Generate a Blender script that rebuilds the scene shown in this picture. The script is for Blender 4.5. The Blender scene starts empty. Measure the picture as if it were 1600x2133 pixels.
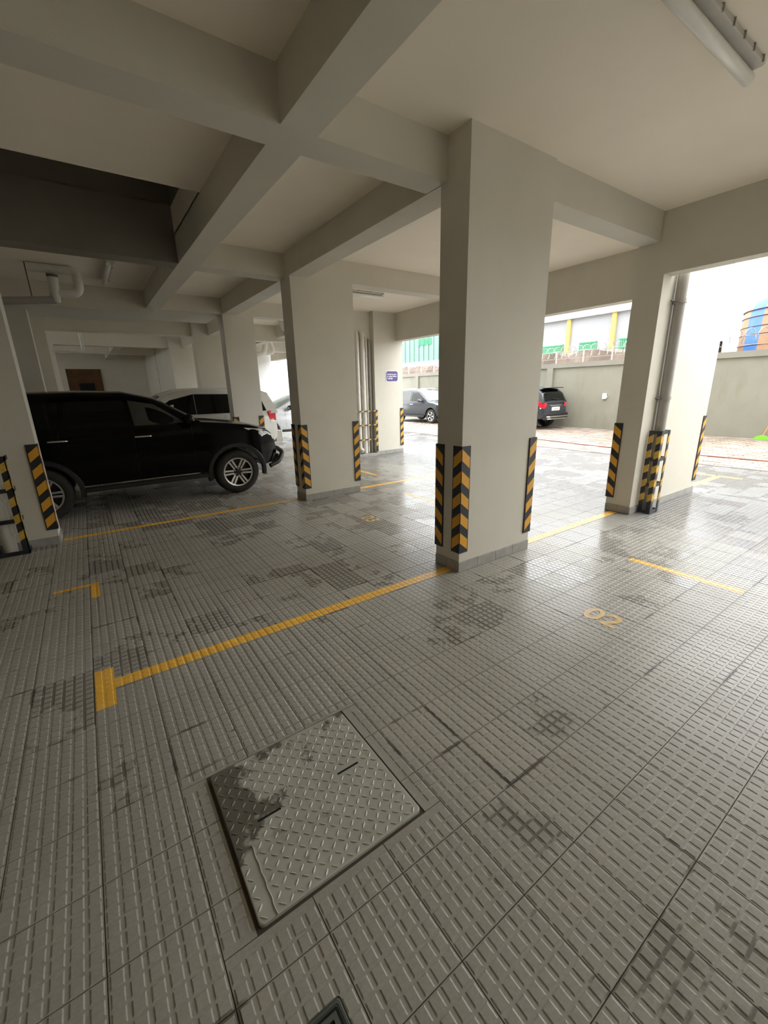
import bpy, bmesh, math, random
from mathutils import Vector, Matrix
random.seed(7)
S = bpy.context.scene
COL = S.collection
PI = math.pi

# ------------------------------------------------------------------ camera
YAW, PITCH, ROLL, FPX = 0.6037, -0.2858, -0.0236, 870.17
CAM = Vector((-2.649, -2.6148, 1.69))
fw = Vector((math.sin(YAW)*math.cos(PITCH), math.cos(YAW)*math.cos(PITCH), math.sin(PITCH)))
rt0 = Vector((math.cos(YAW), -math.sin(YAW), 0)); up0 = rt0.cross(fw)
rt = math.cos(ROLL)*rt0 + math.sin(ROLL)*up0
up = -math.sin(ROLL)*rt0 + math.cos(ROLL)*up0
cd = bpy.data.cameras.new('camera'); cam = bpy.data.objects.new('camera', cd); COL.objects.link(cam)
cam.matrix_world = Matrix(((rt.x, up.x, -fw.x, CAM.x), (rt.y, up.y, -fw.y, CAM.y), (rt.z, up.z, -fw.z, CAM.z), (0, 0, 0, 1)))
cd.sensor_fit = 'HORIZONTAL'; cd.sensor_width = 36.0; cd.lens = 36.0*FPX/1600.0
cd.clip_start = 0.02; cd.clip_end = 400
S.camera = cam

# ------------------------------------------------------------------ sky, light, exposure
W = bpy.data.worlds.new('overcast_sky'); S.world = W; W.use_nodes = True
W.node_tree.nodes['Background'].inputs[0].default_value = (0.975, 0.99, 1.0, 1)
W.node_tree.nodes['Background'].inputs[1].default_value = 1.0
VS = S.view_settings
S.display_settings.display_device = 'sRGB'
VS.view_transform = 'Standard'; VS.look = 'None'; VS.gamma = 1.0; VS.use_curve_mapping = False
VS.exposure = 2.88
S.cycles.max_bounces = 14; S.cycles.diffuse_bounces = 10; S.cycles.glossy_bounces = 5

# ------------------------------------------------------------------ helpers
def tag(o, label=None, cat=None, group=None, kind=None):
    if label: o['label'] = label
    if cat: o['category'] = cat
    if group: o['group'] = group
    if kind: o['kind'] = kind
    return o
def empty(name, loc=(0, 0, 0), rz=0.0, label=None, cat=None, group=None, kind=None, parent=None):
    o = bpy.data.objects.new(name, None); COL.objects.link(o); o.empty_display_size = .1
    o.location = loc; o.rotation_euler = (0, 0, rz)
    if parent: o.parent = parent
    return tag(o, label, cat, group, kind)
def link(name, me, parent=None, loc=None):
    o = bpy.data.objects.new(name, me); COL.objects.link(o)
    if parent: o.parent = parent
    if loc: o.location = loc
    return o
def copy_tree(o, parent=None):
    c = o.copy(); COL.objects.link(c); c.parent = parent
    for ch in list(o.children): copy_tree(ch, c)
    return c

class MB:
    def __init__(s): s.v = []; s.f = []
    def add(s, vs, fs):
        n = len(s.v); s.v += [tuple(p) for p in vs]; s.f += [tuple(i+n for i in q) for q in fs]; return s
    def box(s, a, b):
        x0, y0, z0 = a; x1, y1, z1 = b
        return s.add([(x0,y0,z0),(x1,y0,z0),(x1,y1,z0),(x0,y1,z0),(x0,y0,z1),(x1,y0,z1),(x1,y1,z1),(x0,y1,z1)],
                     [(0,3,2,1),(4,5,6,7),(0,1,5,4),(1,2,6,5),(2,3,7,6),(3,0,4,7)])
    def bevbox(s, a, b, c=.01):
        # box with chamfered vertical and top edges
        x0, y0, z0 = a; x1, y1, z1 = b
        def ring(i, z): return [(x0+i+c,y0+i,z),(x1-i-c,y0+i,z),(x1-i,y0+i+c,z),(x1-i,y1-i-c,z),(x1-i-c,y1-i,z),(x0+i+c,y1-i,z),(x0+i,y1-i-c,z),(x0+i,y0+i+c,z)]
        vs = ring(c, z0)+ring(0, z0+c)+ring(0, z1-c)+ring(c, z1); fs = []
        for k in range(3):
            for i in range(8): j = (i+1) % 8; fs.append((k*8+i, k*8+j, k*8+8+j, k*8+8+i))
        fs += [tuple(range(7, -1, -1)), tuple(range(24, 32))]
        return s.add(vs, fs)
    def prism(s, poly, axis, t0, t1):
        # poly: 2-D points; axis 'y' -> (x,z) extruded along y, 'x' -> (y,z), 'z' -> (x,y)
        n = len(poly)
        def P(p, t): return {'y': (p[0], t, p[1]), 'x': (t, p[0], p[1]), 'z': (p[0], p[1], t)}[axis]
        vs = [P(p, t0) for p in poly]+[P(p, t1) for p in poly]
        fs = [tuple(range(n)), tuple(range(2*n-1, n-1, -1))]+[(i, i+n, (i+1) % n+n, (i+1) % n) for i in range(n)]
        return s.add(vs, fs)
    def tube(s, pts, r, n=10, caps=True, closed=False):
        pts = [Vector(p) for p in pts]; m = len(pts); rs = r if isinstance(r, (list, tuple)) else [r]*m
        base = len(s.v); ref = None
        for i, p in enumerate(pts):
            if closed: d = pts[(i+1) % m]-pts[i-1]
            else: d = pts[min(i+1, m-1)]-pts[max(i-1, 0)]
            d.normalize()
            if ref is None: ref = Vector((0, 0, 1)) if abs(d.z) < .9 else Vector((1, 0, 0))
            u = (ref-d*ref.dot(d)).normalized(); w = d.cross(u); ref = u
            for k in range(n):
                a = 2*PI*k/n; q = p+(u*math.cos(a)+w*math.sin(a))*rs[i]; s.v.append(tuple(q))
        for i in range(m if closed else m-1):
            j = (i+1) % m
            for k in range(n): s.f.append((base+i*n+k, base+i*n+(k+1) % n, base+j*n+(k+1) % n, base+j*n+k))
        if caps and not closed:
            s.f.append(tuple(base+k for k in range(n-1, -1, -1))); s.f.append(tuple(base+(m-1)*n+k for k in range(n)))
        return s
    def lathe(s, prof, c=(0, 0, 0), axis='z', n=28, closed=False, caps=True):
        base = len(s.v); m = len(prof)
        for (r, h) in prof:
            for k in range(n):
                a = 2*PI*k/n; x, y = r*math.cos(a), r*math.sin(a)
                p = {'z': (x, y, h), 'y': (x, h, y), 'x': (h, x, y)}[axis]
                s.v.append((p[0]+c[0], p[1]+c[1], p[2]+c[2]))
        for i in range(m if closed else m-1):
            j = (i+1) % m
            for k in range(n): s.f.append((base+i*n+k, base+i*n+(k+1) % n, base+j*n+(k+1) % n, base+j*n+k))
        if not closed and caps:
            if prof[0][0] > 1e-6: s.f.append(tuple(base+k for k in range(n-1, -1, -1)))
            if prof[-1][0] > 1e-6: s.f.append(tuple(base+(m-1)*n+k for k in range(n)))
        return s
    def mesh(s, name, mat, smooth=None):
        me = bpy.data.meshes.new(name); me.from_pydata(s.v, [], s.f); me.validate()
        bm = bmesh.new(); bm.from_mesh(me); bmesh.ops.remove_doubles(bm, verts=bm.verts, dist=1e-6)
        bmesh.ops.recalc_face_normals(bm, faces=bm.faces); bm.to_mesh(me); bm.free()
        if mat: me.materials.append(mat)
        if smooth:
            me.polygons.foreach_set('use_smooth', [True]*len(me.polygons)); me.set_sharp_from_angle(angle=math.radians(smooth))
        return me
    def build(s, name, mat, parent=None, smooth=None, loc=None):
        return link(name, s.mesh(name, mat, smooth), parent, loc)

def bend(pts, r=.08, n=5):
    """rounded corners for a pipe path"""
    pts = [Vector(p) for p in pts]; out = [pts[0]]
    for i in range(1, len(pts)-1):
        a, b, c = pts[i-1], pts[i], pts[i+1]
        ra = min(r, (a-b).length*.49, (c-b).length*.49)
        p, q = b+(a-b).normalized()*ra, b+(c-b).normalized()*ra
        for k in range(n+1):
            t = k/n; out.append((1-t)**2*p+2*t*(1-t)*b+t*t*q)
    return out+[pts[-1]]

def textmesh(body, size, name, mat, extrude=.0004, align='LEFT', spacing=1.0, offset=0.0):
    cu = bpy.data.curves.new(name, 'FONT'); cu.body = body; cu.size = size; cu.extrude = extrude; cu.align_x = align
    cu.space_line = spacing; cu.resolution_u = 3; cu.offset = offset
    t = bpy.data.objects.new(name, cu); COL.objects.link(t)
    dg = bpy.context.evaluated_depsgraph_get(); dg.update()
    me = bpy.data.meshes.new_from_object(t.evaluated_get(dg)); me.name = name
    bpy.data.objects.remove(t); me.materials.clear(); me.materials.append(mat)
    return me

# ------------------------------------------------------------------ materials
class N:
    def __init__(s, name):
        s.m = bpy.data.materials.new(name); s.m.use_nodes = True; s.t = s.m.node_tree; s.b = s.t.nodes['Principled BSDF']
    def n(s, kind, **kw):
        nd = s.t.nodes.new(kind)
        for k, v in kw.items(): setattr(nd, k, v)
        return nd
    def l(s, a, b): s.t.links.new(a, b)
    def set(s, **kw):
        for k, v in kw.items():
            i = s.b.inputs[k.replace('_', ' ')]
            i.default_value = (*v, 1) if isinstance(v, tuple) and len(v) == 3 else v
        return s
    def pos(s): return s.n('ShaderNodeNewGeometry').outputs['Position']
    def obj(s): return s.n('ShaderNodeTexCoord').outputs['Object']
    def noise(s, co, scale, detail=4, rough=.55, stretch=None):
        if stretch:
            mp = s.n('ShaderNodeMapping'); mp.inputs['Scale'].default_value = stretch; s.l(co, mp.inputs[0]); co = mp.outputs[0]
        nd = s.n('ShaderNodeTexNoise'); nd.inputs['Scale'].default_value = scale; nd.inputs['Detail'].default_value = detail
        nd.inputs['Roughness'].default_value = rough; s.l(co, nd.inputs['Vector']); return nd.outputs['Fac']
    def ramp(s, fac, stops, interp='LINEAR'):
        r = s.n('ShaderNodeValToRGB'); r.color_ramp.interpolation = interp; e = r.color_ramp.elements
        while len(e) < len(stops): e.new(.5)
        for i, (p, c) in enumerate(stops):
            e[i].position = p; e[i].color = (*c, 1) if isinstance(c, tuple) else (c, c, c, 1)
        s.l(fac, r.inputs[0]); return r.outputs[0]
    def math(s, op, a, b=None, clamp=False):
        m = s.n('ShaderNodeMath', operation=op, use_clamp=clamp)
        for i, v in enumerate((a, b)):
            if v is None: continue
            if isinstance(v, (int, float)): m.inputs[i].default_value = v
            else: s.l(v, m.inputs[i])
        return m.outputs[0]
    def mix(s, fac, a, b, mode='MIX'):
        m = s.n('ShaderNodeMix', data_type='RGBA', blend_type=mode)
        for sock, v in ((m.inputs[0], fac), (m.inputs[6], a), (m.inputs[7], b)):
            if isinstance(v, (int, float)): sock.default_value = v
            elif isinstance(v, tuple): sock.default_value = (*v, 1)
            else: s.l(v, sock)
        return m.outputs[2]
    def bump(s, h, strength=.2, dist=.01):
        b = s.n('ShaderNodeBump'); b.inputs['Strength'].default_value = strength; b.inputs['Distance'].default_value = dist
        s.l(h, b.inputs['Height']); s.l(b.outputs[0], s.b.inputs['Normal'])
    def base(s, c): s.l(c, s.b.inputs['Base Color'])
    def rough(s, r): s.l(r, s.b.inputs['Roughness'])
def sc(c, k): return tuple(min(1, x*k) for x in c)

def plain(name, col, rough=.5, metal=0.0, spec=.5, var=.08, scale=6.0, **kw):
    a = N(name); a.set(Roughness=rough, Metallic=metal, Specular_IOR_Level=spec, **kw)
    f = a.noise(a.obj(), scale); a.base(a.ramp(f, [(.3, sc(col, 1-var)), (.7, sc(col, 1+var))])); return a.m
def paintwall(name, col, var=.05, bump=.12, dirt=.0, dirtcol=(.3, .27, .22), drip=False):
    a = N(name); a.set(Roughness=.75, Specular_IOR_Level=.25); p = a.pos()
    f = a.noise(p, 1.3, 6); c = a.ramp(f, [(.3, sc(col, 1-var)), (.7, sc(col, 1+var))])
    if dirt:
        g = a.noise(p, 2.2 if not drip else 3.0, 8, .65, (1, 1, .25) if drip else None)
        c = a.mix(a.ramp(g, [(.52, 0.0), (.72, dirt)]), c, dirtcol)
    a.base(c); a.bump(a.noise(p, 120, 3), bump, .004); return a.m

PAINT = (.64, .61, .532)
M = {}
M['wall'] = paintwall('beige_wall_paint', PAINT, .035, dirt=.10, dirtcol=(.42, .39, .33))
M['ceil'] = paintwall('cream_ceiling_paint', (.90, .83, .715), .03)
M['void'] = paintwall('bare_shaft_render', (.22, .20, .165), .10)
M['bound'] = paintwall('weathered_render_wall', (.25, .245, .205), .06, dirt=.5, dirtcol=(.18, .185, .125), drip=True)
M['coping'] = paintwall('weathered_coping', (.24, .23, .20), .08, dirt=.4, dirtcol=(.25, .23, .2))
M['rubber'] = plain('black_rubber', (.018, .02, .024), .55)
M['yellow'] = plain('amber_reflective', (.74, .37, .035), .38, var=.05, scale=14)
M['yellow2'] = plain('yellow_steel_paint', (.62, .40, .07), .5, var=.15, scale=20)
M['blacksteel'] = plain('black_steel_paint', (.02, .022, .03), .4)
M['pvc'] = plain('grey_plastic_pipe', (.72, .69, .63), .45, var=.06)
M['pvc2'] = plain('pale_plastic_pipe', (.66, .645, .585), .45, var=.06)
M['pvcdark'] = plain('dull_grey_downpipe', (.36, .34, .315), .5, var=.06)
M['clip'] = plain('dark_pipe_clip', (.10, .095, .085), .5)
M['lamp'] = plain('frosted_lamp_cover', (.80, .80, .74), .25, var=.03)
M['lampbase'] = plain('grey_lamp_batten', (.50, .48, .44), .5)
M['blackpaint'] = plain('black_car_paint', (.0025, .0025, .003), .14, spec=.16, var=.02)
M['navypaint'] = plain('charcoal_car_paint', (.03, .034, .042), .16, spec=.6, var=.02)
M['whitepaint'] = plain('white_car_paint', (.70, .69, .65), .25, var=.02)
M['silverpaint'] = plain('silver_white_car_paint', (.62, .64, .66), .25, metal=.1, var=.02)
M['glass'] = plain('dark_tinted_glass', (.003, .0035, .0035), .05, spec=.22, var=.02)
M['glassclear'] = plain('smoky_window_glass', (.045, .05, .045), .06, spec=.6, var=.1)
M['glassgreen'] = plain('green_windscreen_glass', (.22, .34, .30), .08, spec=.7, var=.15)
M['chrome'] = plain('chrome', (.82, .82, .80), .12, metal=1.0, var=.02)
M['alloy'] = plain('machined_alloy', (.74, .74, .73), .22, metal=.7, var=.03)
M['darkalloy'] = plain('black_alloy', (.015, .015, .016), .35)
M['plastic'] = plain('black_plastic_trim', (.012, .012, .012), .45)
M['lens'] = plain('clear_headlamp', (.80, .80, .77), .08, var=.25, scale=18)
M['red'] = plain('red_tail_lamp', (.62, .02, .035), .15, var=.2)
M['plate'] = plain('white_number_plate', (.75, .75, .72), .4)
M['platetext'] = plain('black_plate_lettering', (.02, .02, .025), .5)
M['sign'] = plain('purple_sign_panel', (.062, .040, .19), .45)
M['signback'] = plain('clear_sign_sheet', (.70, .68, .74), .3)
M['signtext'] = plain('white_sign_lettering', (.85, .83, .9), .5)
M['brown'] = plain('brown_wood_boarding', (.10, .045, .012), .7, var=.25, scale=3)
M['darkgap'] = plain('dark_opening', (.006, .006, .006), .9)
M['green'] = plain('pale_green_sheeting', (.13, .25, .19), .5, var=.1)
M['green2'] = plain('bright_green_grille', (.06, .36, .16), .5, var=.15)
M['bldgrey'] = paintwall('pale_grey_facade', (.30, .305, .32), .04)
M['bldyellow'] = paintwall('yellow_pilaster', (.50, .38, .12), .05)
M['rubble'] = paintwall('brown_rubble', (.125, .092, .07), .35, 1.0, .5, (.06, .05, .04))
M['whitewall'] = paintwall('white_facade', (.80, .81, .80), .03)
M['fencewhite'] = plain('white_fence_post', (.62, .58, .50), .5)
M['wire'] = plain('galvanised_wire', (.30, .29, .27), .5, metal=.4)
M['blue'] = plain('blue_tarpaulin', (.05, .17, .52), .5, var=.2, scale=2)
M['tan'] = plain('tan_tarpaulin', (.36, .20, .11), .55, var=.2, scale=2)
M['tie'] = plain('dark_tie_band', (.10, .06, .045), .6)
M['broomgreen'] = plain('lime_broom_head', (.20, .62, .04), .5)
M['broomorange'] = plain('orange_broom_handle', (.72, .24, .07), .45)
M['hose'] = plain('brown_garden_hose', (.30, .10, .07), .5)
M['earth'] = paintwall('yard_concrete', (.30, .28, .25), .12)

# floor tile: grooves of damp tiles hold dark water
def tile_mat():
    a = N('ribbed_grey_floor_tile'); p = a.pos(); sep = a.n('ShaderNodeSeparateXYZ'); a.l(p, sep.inputs[0])
    g = a.math('SUBTRACT', 1.0, a.math('MULTIPLY', a.math('ADD', sep.outputs[2], .0021), 1/.0016, True), True)   # 1 in a groove
    # whole-tile random number
    cx = a.math('FLOOR', a.math('DIVIDE', a.math('SUBTRACT', sep.outputs[0], .1), .3)); cy = a.math('FLOOR', a.math('DIVIDE', a.math('SUBTRACT', sep.outputs[1], .06), .3))
    cb = a.n('ShaderNodeCombineXYZ'); a.l(cx, cb.inputs[0]); a.l(cy, cb.inputs[1])
    wn = a.n('ShaderNodeTexWhiteNoise', noise_dimensions='3D'); a.l(cb.outputs[0], wn.inputs[0]); rnd = wn.outputs['Value']
    base = a.ramp(a.noise(p, 2.0, 5), [(.3, (.350, .334, .290)), (.7, (.425, .408, .358))])
    base = a.mix(a.math('MULTIPLY', rnd, .22), base, (.285, .272, .240))
    base = a.mix(.35, base, a.ramp(a.noise(p, 90, 3), [(.3, (.30, .287, .252)), (.7, (.455, .437, .385))]))
    wet = a.math('ADD', a.math('MULTIPLY', a.noise(p, .85, 3, .5), 1.0), a.math('MULTIPLY', rnd, .30))
    wet = a.math('ADD', wet, a.math('MULTIPLY', a.noise(p, 7.0, 4, .6), .45))
    # the side of the hall reached by rain spray (towards the yard and the far bays) is damper
    far = a.math('MULTIPLY', a.math('ADD', sep.outputs[0], a.math('MULTIPLY', sep.outputs[1], 1.0)), .022)
    wet = a.math('ADD', wet, a.math('MINIMUM', a.math('MAXIMUM', far, -.06), .14))
    w = a.ramp(wet, [(.965, 0.0), (1.04, 1.0)])
    yard_dim = a.ramp(a.math('ADD', a.math('MULTIPLY', sep.outputs[0], .1), a.math('MULTIPLY', a.noise(p, 1.1, 3), .12)), [(.28, 0.0), (.44, .82)])  # wet-look darkening towards the yard, painted in to hold back strong daylight
    base = a.mix(yard_dim, base, (.125, .126, .128))
    dark = a.math('MULTIPLY', w, a.math('ADD', a.math('MULTIPLY', g, .55), .08))
    c = a.mix(dark, base, (.085, .072, .060))
    def jd(o_, off):
        f = a.math('FRACT', a.math('DIVIDE', a.math('SUBTRACT', o_, off), .3)); return a.math('MULTIPLY', a.math('MINIMUM', f, a.math('SUBTRACT', 1.0, f)), .3)
    dj = a.math('MINIMUM', jd(sep.outputs[0], .1), jd(sep.outputs[1], .06))
    dj = a.math('ADD', dj, a.math('MULTIPLY', a.math('SUBTRACT', a.noise(p, 26, 3), .5), .012))
    nearj = a.math('MULTIPLY', a.math('LESS_THAN', dj, .0095), a.ramp(a.noise(p, 1.9, 4, .6), [(.565, 0.0), (.62, .7)]))
    c = a.mix(nearj, c, (.075, .058, .046))
    st = a.ramp(a.noise(p, 3.1, 6, .7), [(.66, 0.0), (.76, .55)])
    c = a.mix(a.math('MULTIPLY', st, a.math('ADD', a.math('MULTIPLY', g, .7), .3)), c, (.115, .085, .062))
    a.base(c)
    dry = a.ramp(a.noise(p, 1.6, 4), [(.3, .27), (.7, .37)])
    a.rough(a.mix(w, dry, (.19, .19, .19))); a.set(Specular_IOR_Level=.27)
    a.bump(a.noise(p, 260, 2), .10, .0015); return a.m
M['tile'] = tile_mat()
def marking_mat():
    a = N('yellow_floor_paint'); p = a.pos(); a.set(Roughness=.35)
    c = a.ramp(a.noise(p, 9, 5), [(.3, (.86, .46, .045)), (.7, (.95, .57, .09))])
    a.base(c); a.bump(a.noise(p, 220, 2), .12, .001); return a.m
M['mark'] = marking_mat()
M['markworn'] = plain('worn_yellow_floor_paint', (.62, .42, .16), .35, var=.25, scale=30)
M['grout'] = paintwall('dark_grout', (.085, .068, .052), .25)
M['skirt'] = plain('grey_skirting_tile', (.34, .33, .305), .4, var=.12, scale=12)
def cover_mat():
    a = N('painted_tread_plate'); p = a.pos(); sep = a.n('ShaderNodeSeparateXYZ'); a.l(p, sep.inputs[0]); a.set(Roughness=.40, Metallic=.0)
    c = a.ramp(a.noise(p, 6, 5), [(.3, (.40, .40, .345)), (.7, (.50, .50, .44))])
    # water stain creeping in from the -x edge and from the far edge
    ex = a.math('MULTIPLY', a.math('SUBTRACT', -2.16, sep.outputs[0]), 2.0); ey = a.math('MULTIPLY', a.math('SUBTRACT', sep.outputs[1], -1.16), 2.0)
    ex = a.math('MULTIPLY', ex, a.ramp(a.math('ADD', a.math('MULTIPLY', sep.outputs[1], 1.0), 1.9), [(.40, 0.0), (.62, 1.0)]))
    e = a.math('MAXIMUM', ex, a.math('MULTIPLY', ey, .72)); e = a.math('ADD', e, a.math('MULTIPLY', a.math('SUBTRACT', a.noise(p, 8, 4), .5), 1.5))
    c = a.mix(a.ramp(e, [(.30, 0.0), (.40, .85)]), c, (.085, .075, .055))
    c = a.mix(a.ramp(a.noise(p, 11, 4), [(.62, 0.0), (.72, .5)]), c, (.16, .115, .09))
    a.base(c); return a.m
M['cover'] = cover_mat()
M['drain'] = plain('green_grey_drain_metal', (.13, .15, .125), .45, metal=.3)
def paver_mat():
    a = N('weathered_red_paver'); p = a.pos(); a.set(Roughness=.55)
    r = a.n('ShaderNodeObjectInfo').outputs['Random']
    c = a.ramp(a.noise(p, 2.2, 5), [(.3, (.17, .128, .105)), (.5, (.27, .215, .18)), (.7, (.35, .305, .27))])
    c = a.mix(a.ramp(a.noise(p, .8, 4), [(.52, 0.0), (.68, .45)]), c, (.17, .145, .07)); a.base(c)
    a.bump(a.noise(p, 60, 3), .3, .003); return a.m
M['paver'] = paver_mat()

# ------------------------------------------------------------------ big dimensions (metres)
H, HB = 3.536, 3.237
GX, GY, TP = .1, .06, .3           # tile grid offset and pitch
COLS = {}                          # footprints of columns, used to leave tiles out

# ------------------------------------------------------------------ floor
floor = MB().box((-8, -15.0, -.2), (3.1, -10.0, -.0055)).box((-8, -10.0, -.2), (8.0, 20.3, -.0055)).build('floor', M['grout'])
tag(floor, 'ribbed grey tile floor of the covered car park', kind='structure')

def knots(lo, hi, off, a, b, ch):
    """positions of the relief profile's breaks between lo and hi: each .05 cell has a pad from a to b with chamfer ch"""
    out = [lo]; k = math.floor((lo-off)/.05)-1
    while off+k*.05 < hi+.05:
        for t in (a-ch, a, b, b+ch):
            v = off+k*.05+t
            if lo+1e-5 < v < hi-1e-5: out.append(v)
        k += 1
    return sorted(out)+[hi]
def prof(v, off, a, b, ch):
    t = (v-off) % .05
    if a <= t <= b: return 1.0
    if t < a: return max(0, 1-(a-t)/ch)
    return max(0, 1-(t-b)/ch)
PX, PY, CH, RH = (.0100, .0400), (.0080, .0420), .0042, .0021
def relief(x0, x1, y0, y1, dz, ox=GX, oy=GY):
    """a skin that follows the tile relief, dz above it"""
    xs, ys = knots(x0, x1, ox, *PX, CH), knots(y0, y1, oy, *PY, CH); m = MB(); ny = len(ys)
    vs = [(x, y, dz-RH+RH*min(prof(x, ox, *PX, CH), prof(y, oy, *PY, CH))) for x in xs for y in ys]
    fs = [(i*ny+j, (i+1)*ny+j, (i+1)*ny+j+1, i*ny+j+1) for i in range(len(xs)-1) for j in range(ny-1)]
    return m.add(vs, fs)
def tile_geo(m, x0, x1, y0, y1, ox, oy, pads=True):
    g = .0016
    m.box((x0+g, y0+g, -.012), (x1-g, y1-g, -RH))
    if not pads: return m
    for i in range(6):
        for j in range(6):
            a, b = ox+i*.05+PX[0], ox+i*.05+PX[1]; c, d = oy+j*.05+PY[0], oy+j*.05+PY[1]
            if a < x0+.004 or b > x1-.004 or c < y0+.004 or d > y1-.004: continue
            h = CH
            m.add([(a-h,c-h,-RH),(b+h,c-h,-RH),(b+h,d+h,-RH),(a-h,d+h,-RH),(a,c,0),(b,c,0),(b,d,0),(a,d,0)],
                  [(4,5,6,7),(0,1,5,4),(1,2,6,5),(2,3,7,6),(3,0,4,7)])
    return m
FP = [(0, 1.031, 0, .318), (3.094, 5.13, -.07, .252), (.02, 1.033, 3.433, 3.772), (-4.3, -3.162, 3.489, 3.84),
      (.02, .66, 6.93, 7.25), (3.58, 4.476, 6.695, 7.05), (2.85, 3.58, 6.86, 7.05), (-4.3, -3.16, 7.35, 7.7)]
CV = (-2.492, -1.785, -1.612, -.903)     # cover
def project(p):
    d = Vector(p)-CAM; z = d.dot(fw)
    return (800+FPX*d.dot(rt)/z, 1066.5-FPX*d.dot(up)/z, z) if z > .05 else (1e6, 1e6, z)
cells = []
for i in range(-28, 27):
    for j in range(-33, 68):
        x, y = GX+i*TP, GY+j*TP
        if x < -7.9 or x+TP > 8.01 or y < -9.95 or y+TP > 20.2: continue
        if any(x > a-.01 and x+TP < b+.01 and y > c-.01 and y+TP < d+.01 for a, b, c, d in FP): continue
        if x+TP > CV[0]-.05 and x < CV[1]+.05 and y+TP > CV[2]-.05 and y < CV[3]+.05 and not (x+TP < CV[0]+.01 or x > CV[1]-.01 or y+TP < CV[2]+.01 or y > CV[3]-.01):
            continue
        best = None
        for cx_, cy_ in ((x, y), (x+TP, y), (x, y+TP), (x+TP, y+TP), (x+.15, y+.15)):
            u, v, z = project((cx_, cy_, 0))
            if 0 < u < 1600 and 0 < v < 2133: best = z if best is None else min(best, z)
        cells.append((best if best is not None else 50+math.hypot(x-CAM.x, y-CAM.y), x, y))
cells.sort()
tile_me = tile_geo(MB(), 0, TP, 0, TP, 0, 0).mesh('tile', M['tile'])
cut = []
for x, y, w, d in ((-2.6, -1.74, .9, .128), (-2.6, -.903, .9, .063), (-2.6, -1.612, .108, .709), (-1.785, -1.612, .085, .709)):
    # strips cut to fit round the access cover, broken at the tile joints
    xs = [x]+[GX+k*TP for k in range(-12, 2) if x+.02 < GX+k*TP < x+w-.02]+[x+w]
    ys = [y]+[GY+k*TP for k in range(-12, 2) if y+.02 < GY+k*TP < y+d-.02]+[y+d]
    for a, b in zip(xs, xs[1:]):
        for c, e in zip(ys, ys[1:]):
            cut.append((a, b, c, e))
for a, b, c, e in cut:
    ox = GX+math.floor((a+.001-GX)/TP)*TP; oy = GY+math.floor((c+.001-GY)/TP)*TP
    tile_geo(MB(), a, b, c, e, ox, oy).build('tile', M['tile'], floor)
NT = 300-len(cut)
for z, x, y in cells[:NT]: link('tile', tile_me, floor, (x, y, 0))
m = MB(); base = (tile_geo(MB(), 0, TP, 0, TP, 0, 0), tile_geo(MB(), 0, TP, 0, TP, 0, 0, False))
for z, x, y in cells[NT:]:
    b = base[0] if z < 13.0 else base[1]; n = len(m.v)
    dz = 0 if z < 13.0 else .0014
    m.v += [(p[0]+x, p[1]+y, p[2]+dz) for p in b.v]; m.f += [tuple(k+n for k in q) for q in b.f]
me = bpy.data.meshes.new('tile_field'); me.from_pydata(m.v, [], m.f); me.materials.append(M['tile'])
tag(link('tile_field', me, floor), kind='stuff')

# ------------------------------------------------------------------ ground and pavers outside
ground = MB().box((-60, -60, -.5), (120, 120, -.21)).build('ground', M['earth']); tag(ground, kind='structure')
yard = MB().box((8.0, -16, -.22), (13.9, 40, -.012)).build('ground_yard', M['earth']); tag(yard, 'brown paved yard between the car park and the boundary wall', kind='structure')
MB().box((3.3, -40, -.22), (8.0, -10.0, -.012)).build('ground_forecourt', M['earth'])['kind'] = 'structure'
MB().box((8.0, -40, -.22), (13.9, -16, -.012)).build('ground_drive', M['earth'])['kind'] = 'structure'
PWL, PWS = .30, .15
pcells = []
for i in range(39):
    for j in range(-8, 48):
        x, y = 8.01+i*PWS, j*PWL+(PWL/2 if i % 2 else 0)
        u, v, z = project((x, y, 0))
        if -30 < u < 1630 and 0 < v < 2133: pcells.append((z, x, y))
pcells.sort()
pm = [MB().bevbox((.006, .006, -.03), (PWS-.006, PWL-.006, h), .004).mesh('paver', M['paver']) for h in (.0, .004, -.003)]
for k, (z, x, y) in enumerate(pcells[:300]): link('paver', pm[random.randrange(3)], yard, (x, y, 0))
m = MB()
for z, x, y in pcells[300:]: m.box((x+.007, y+.007, -.03), (x+PWS-.007, y+PWL-.007, random.choice((0, .004, -.003))))
tag(m.build('paver_field', M['paver'], yard), kind='stuff')

# ------------------------------------------------------------------ ceiling, beams
ceiling = MB()
for a, b in (((-8, -15, H), (3.3, .25, H+.3)), ((-8, .25, H), (4.5, 2.2, H+.3)), ((-1.37, 2.2, H), (4.5, 3.6, H+.3)), ((-8, 3.6, H), (4.5, 20.3, H+.3))):
    ceiling.box(a, b)
ceiling = ceiling.build('ceiling', M['ceil']); tag(ceiling, 'cream painted concrete ceiling with a grid of deep beams', kind='structure')
def beam(x0, x1, y0, y1, zb, zt=H+.02, mat='wall'):
    return MB().box((x0, y0, zb), (x1, y1, zt)).build('beam', M[mat], ceiling)
beam(-8, -1.37, .246, .502, HB); beam(-1.1225, 0.0, .246, .502, HB)           # along the first column row
beam(1.031, 3.094, .02, .264, HB)
beam(-1.37, -1.1225, -15, 3.58, HB); beam(-1.37, -1.1225, 3.84, 6.91, HB)       # mid beam of the aisle
beam(.012, .285, .318, 3.433, HB); beam(.02, .30, 3.772, 6.93, HB)             # column line
beam(-8, -1.37, 3.58, 3.84, HB, H+.31, 'void'); beam(-1.37, .02, 3.58, 3.84, HB); beam(1.033, 4.25, 3.433, 3.68, HB)       # second row
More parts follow.
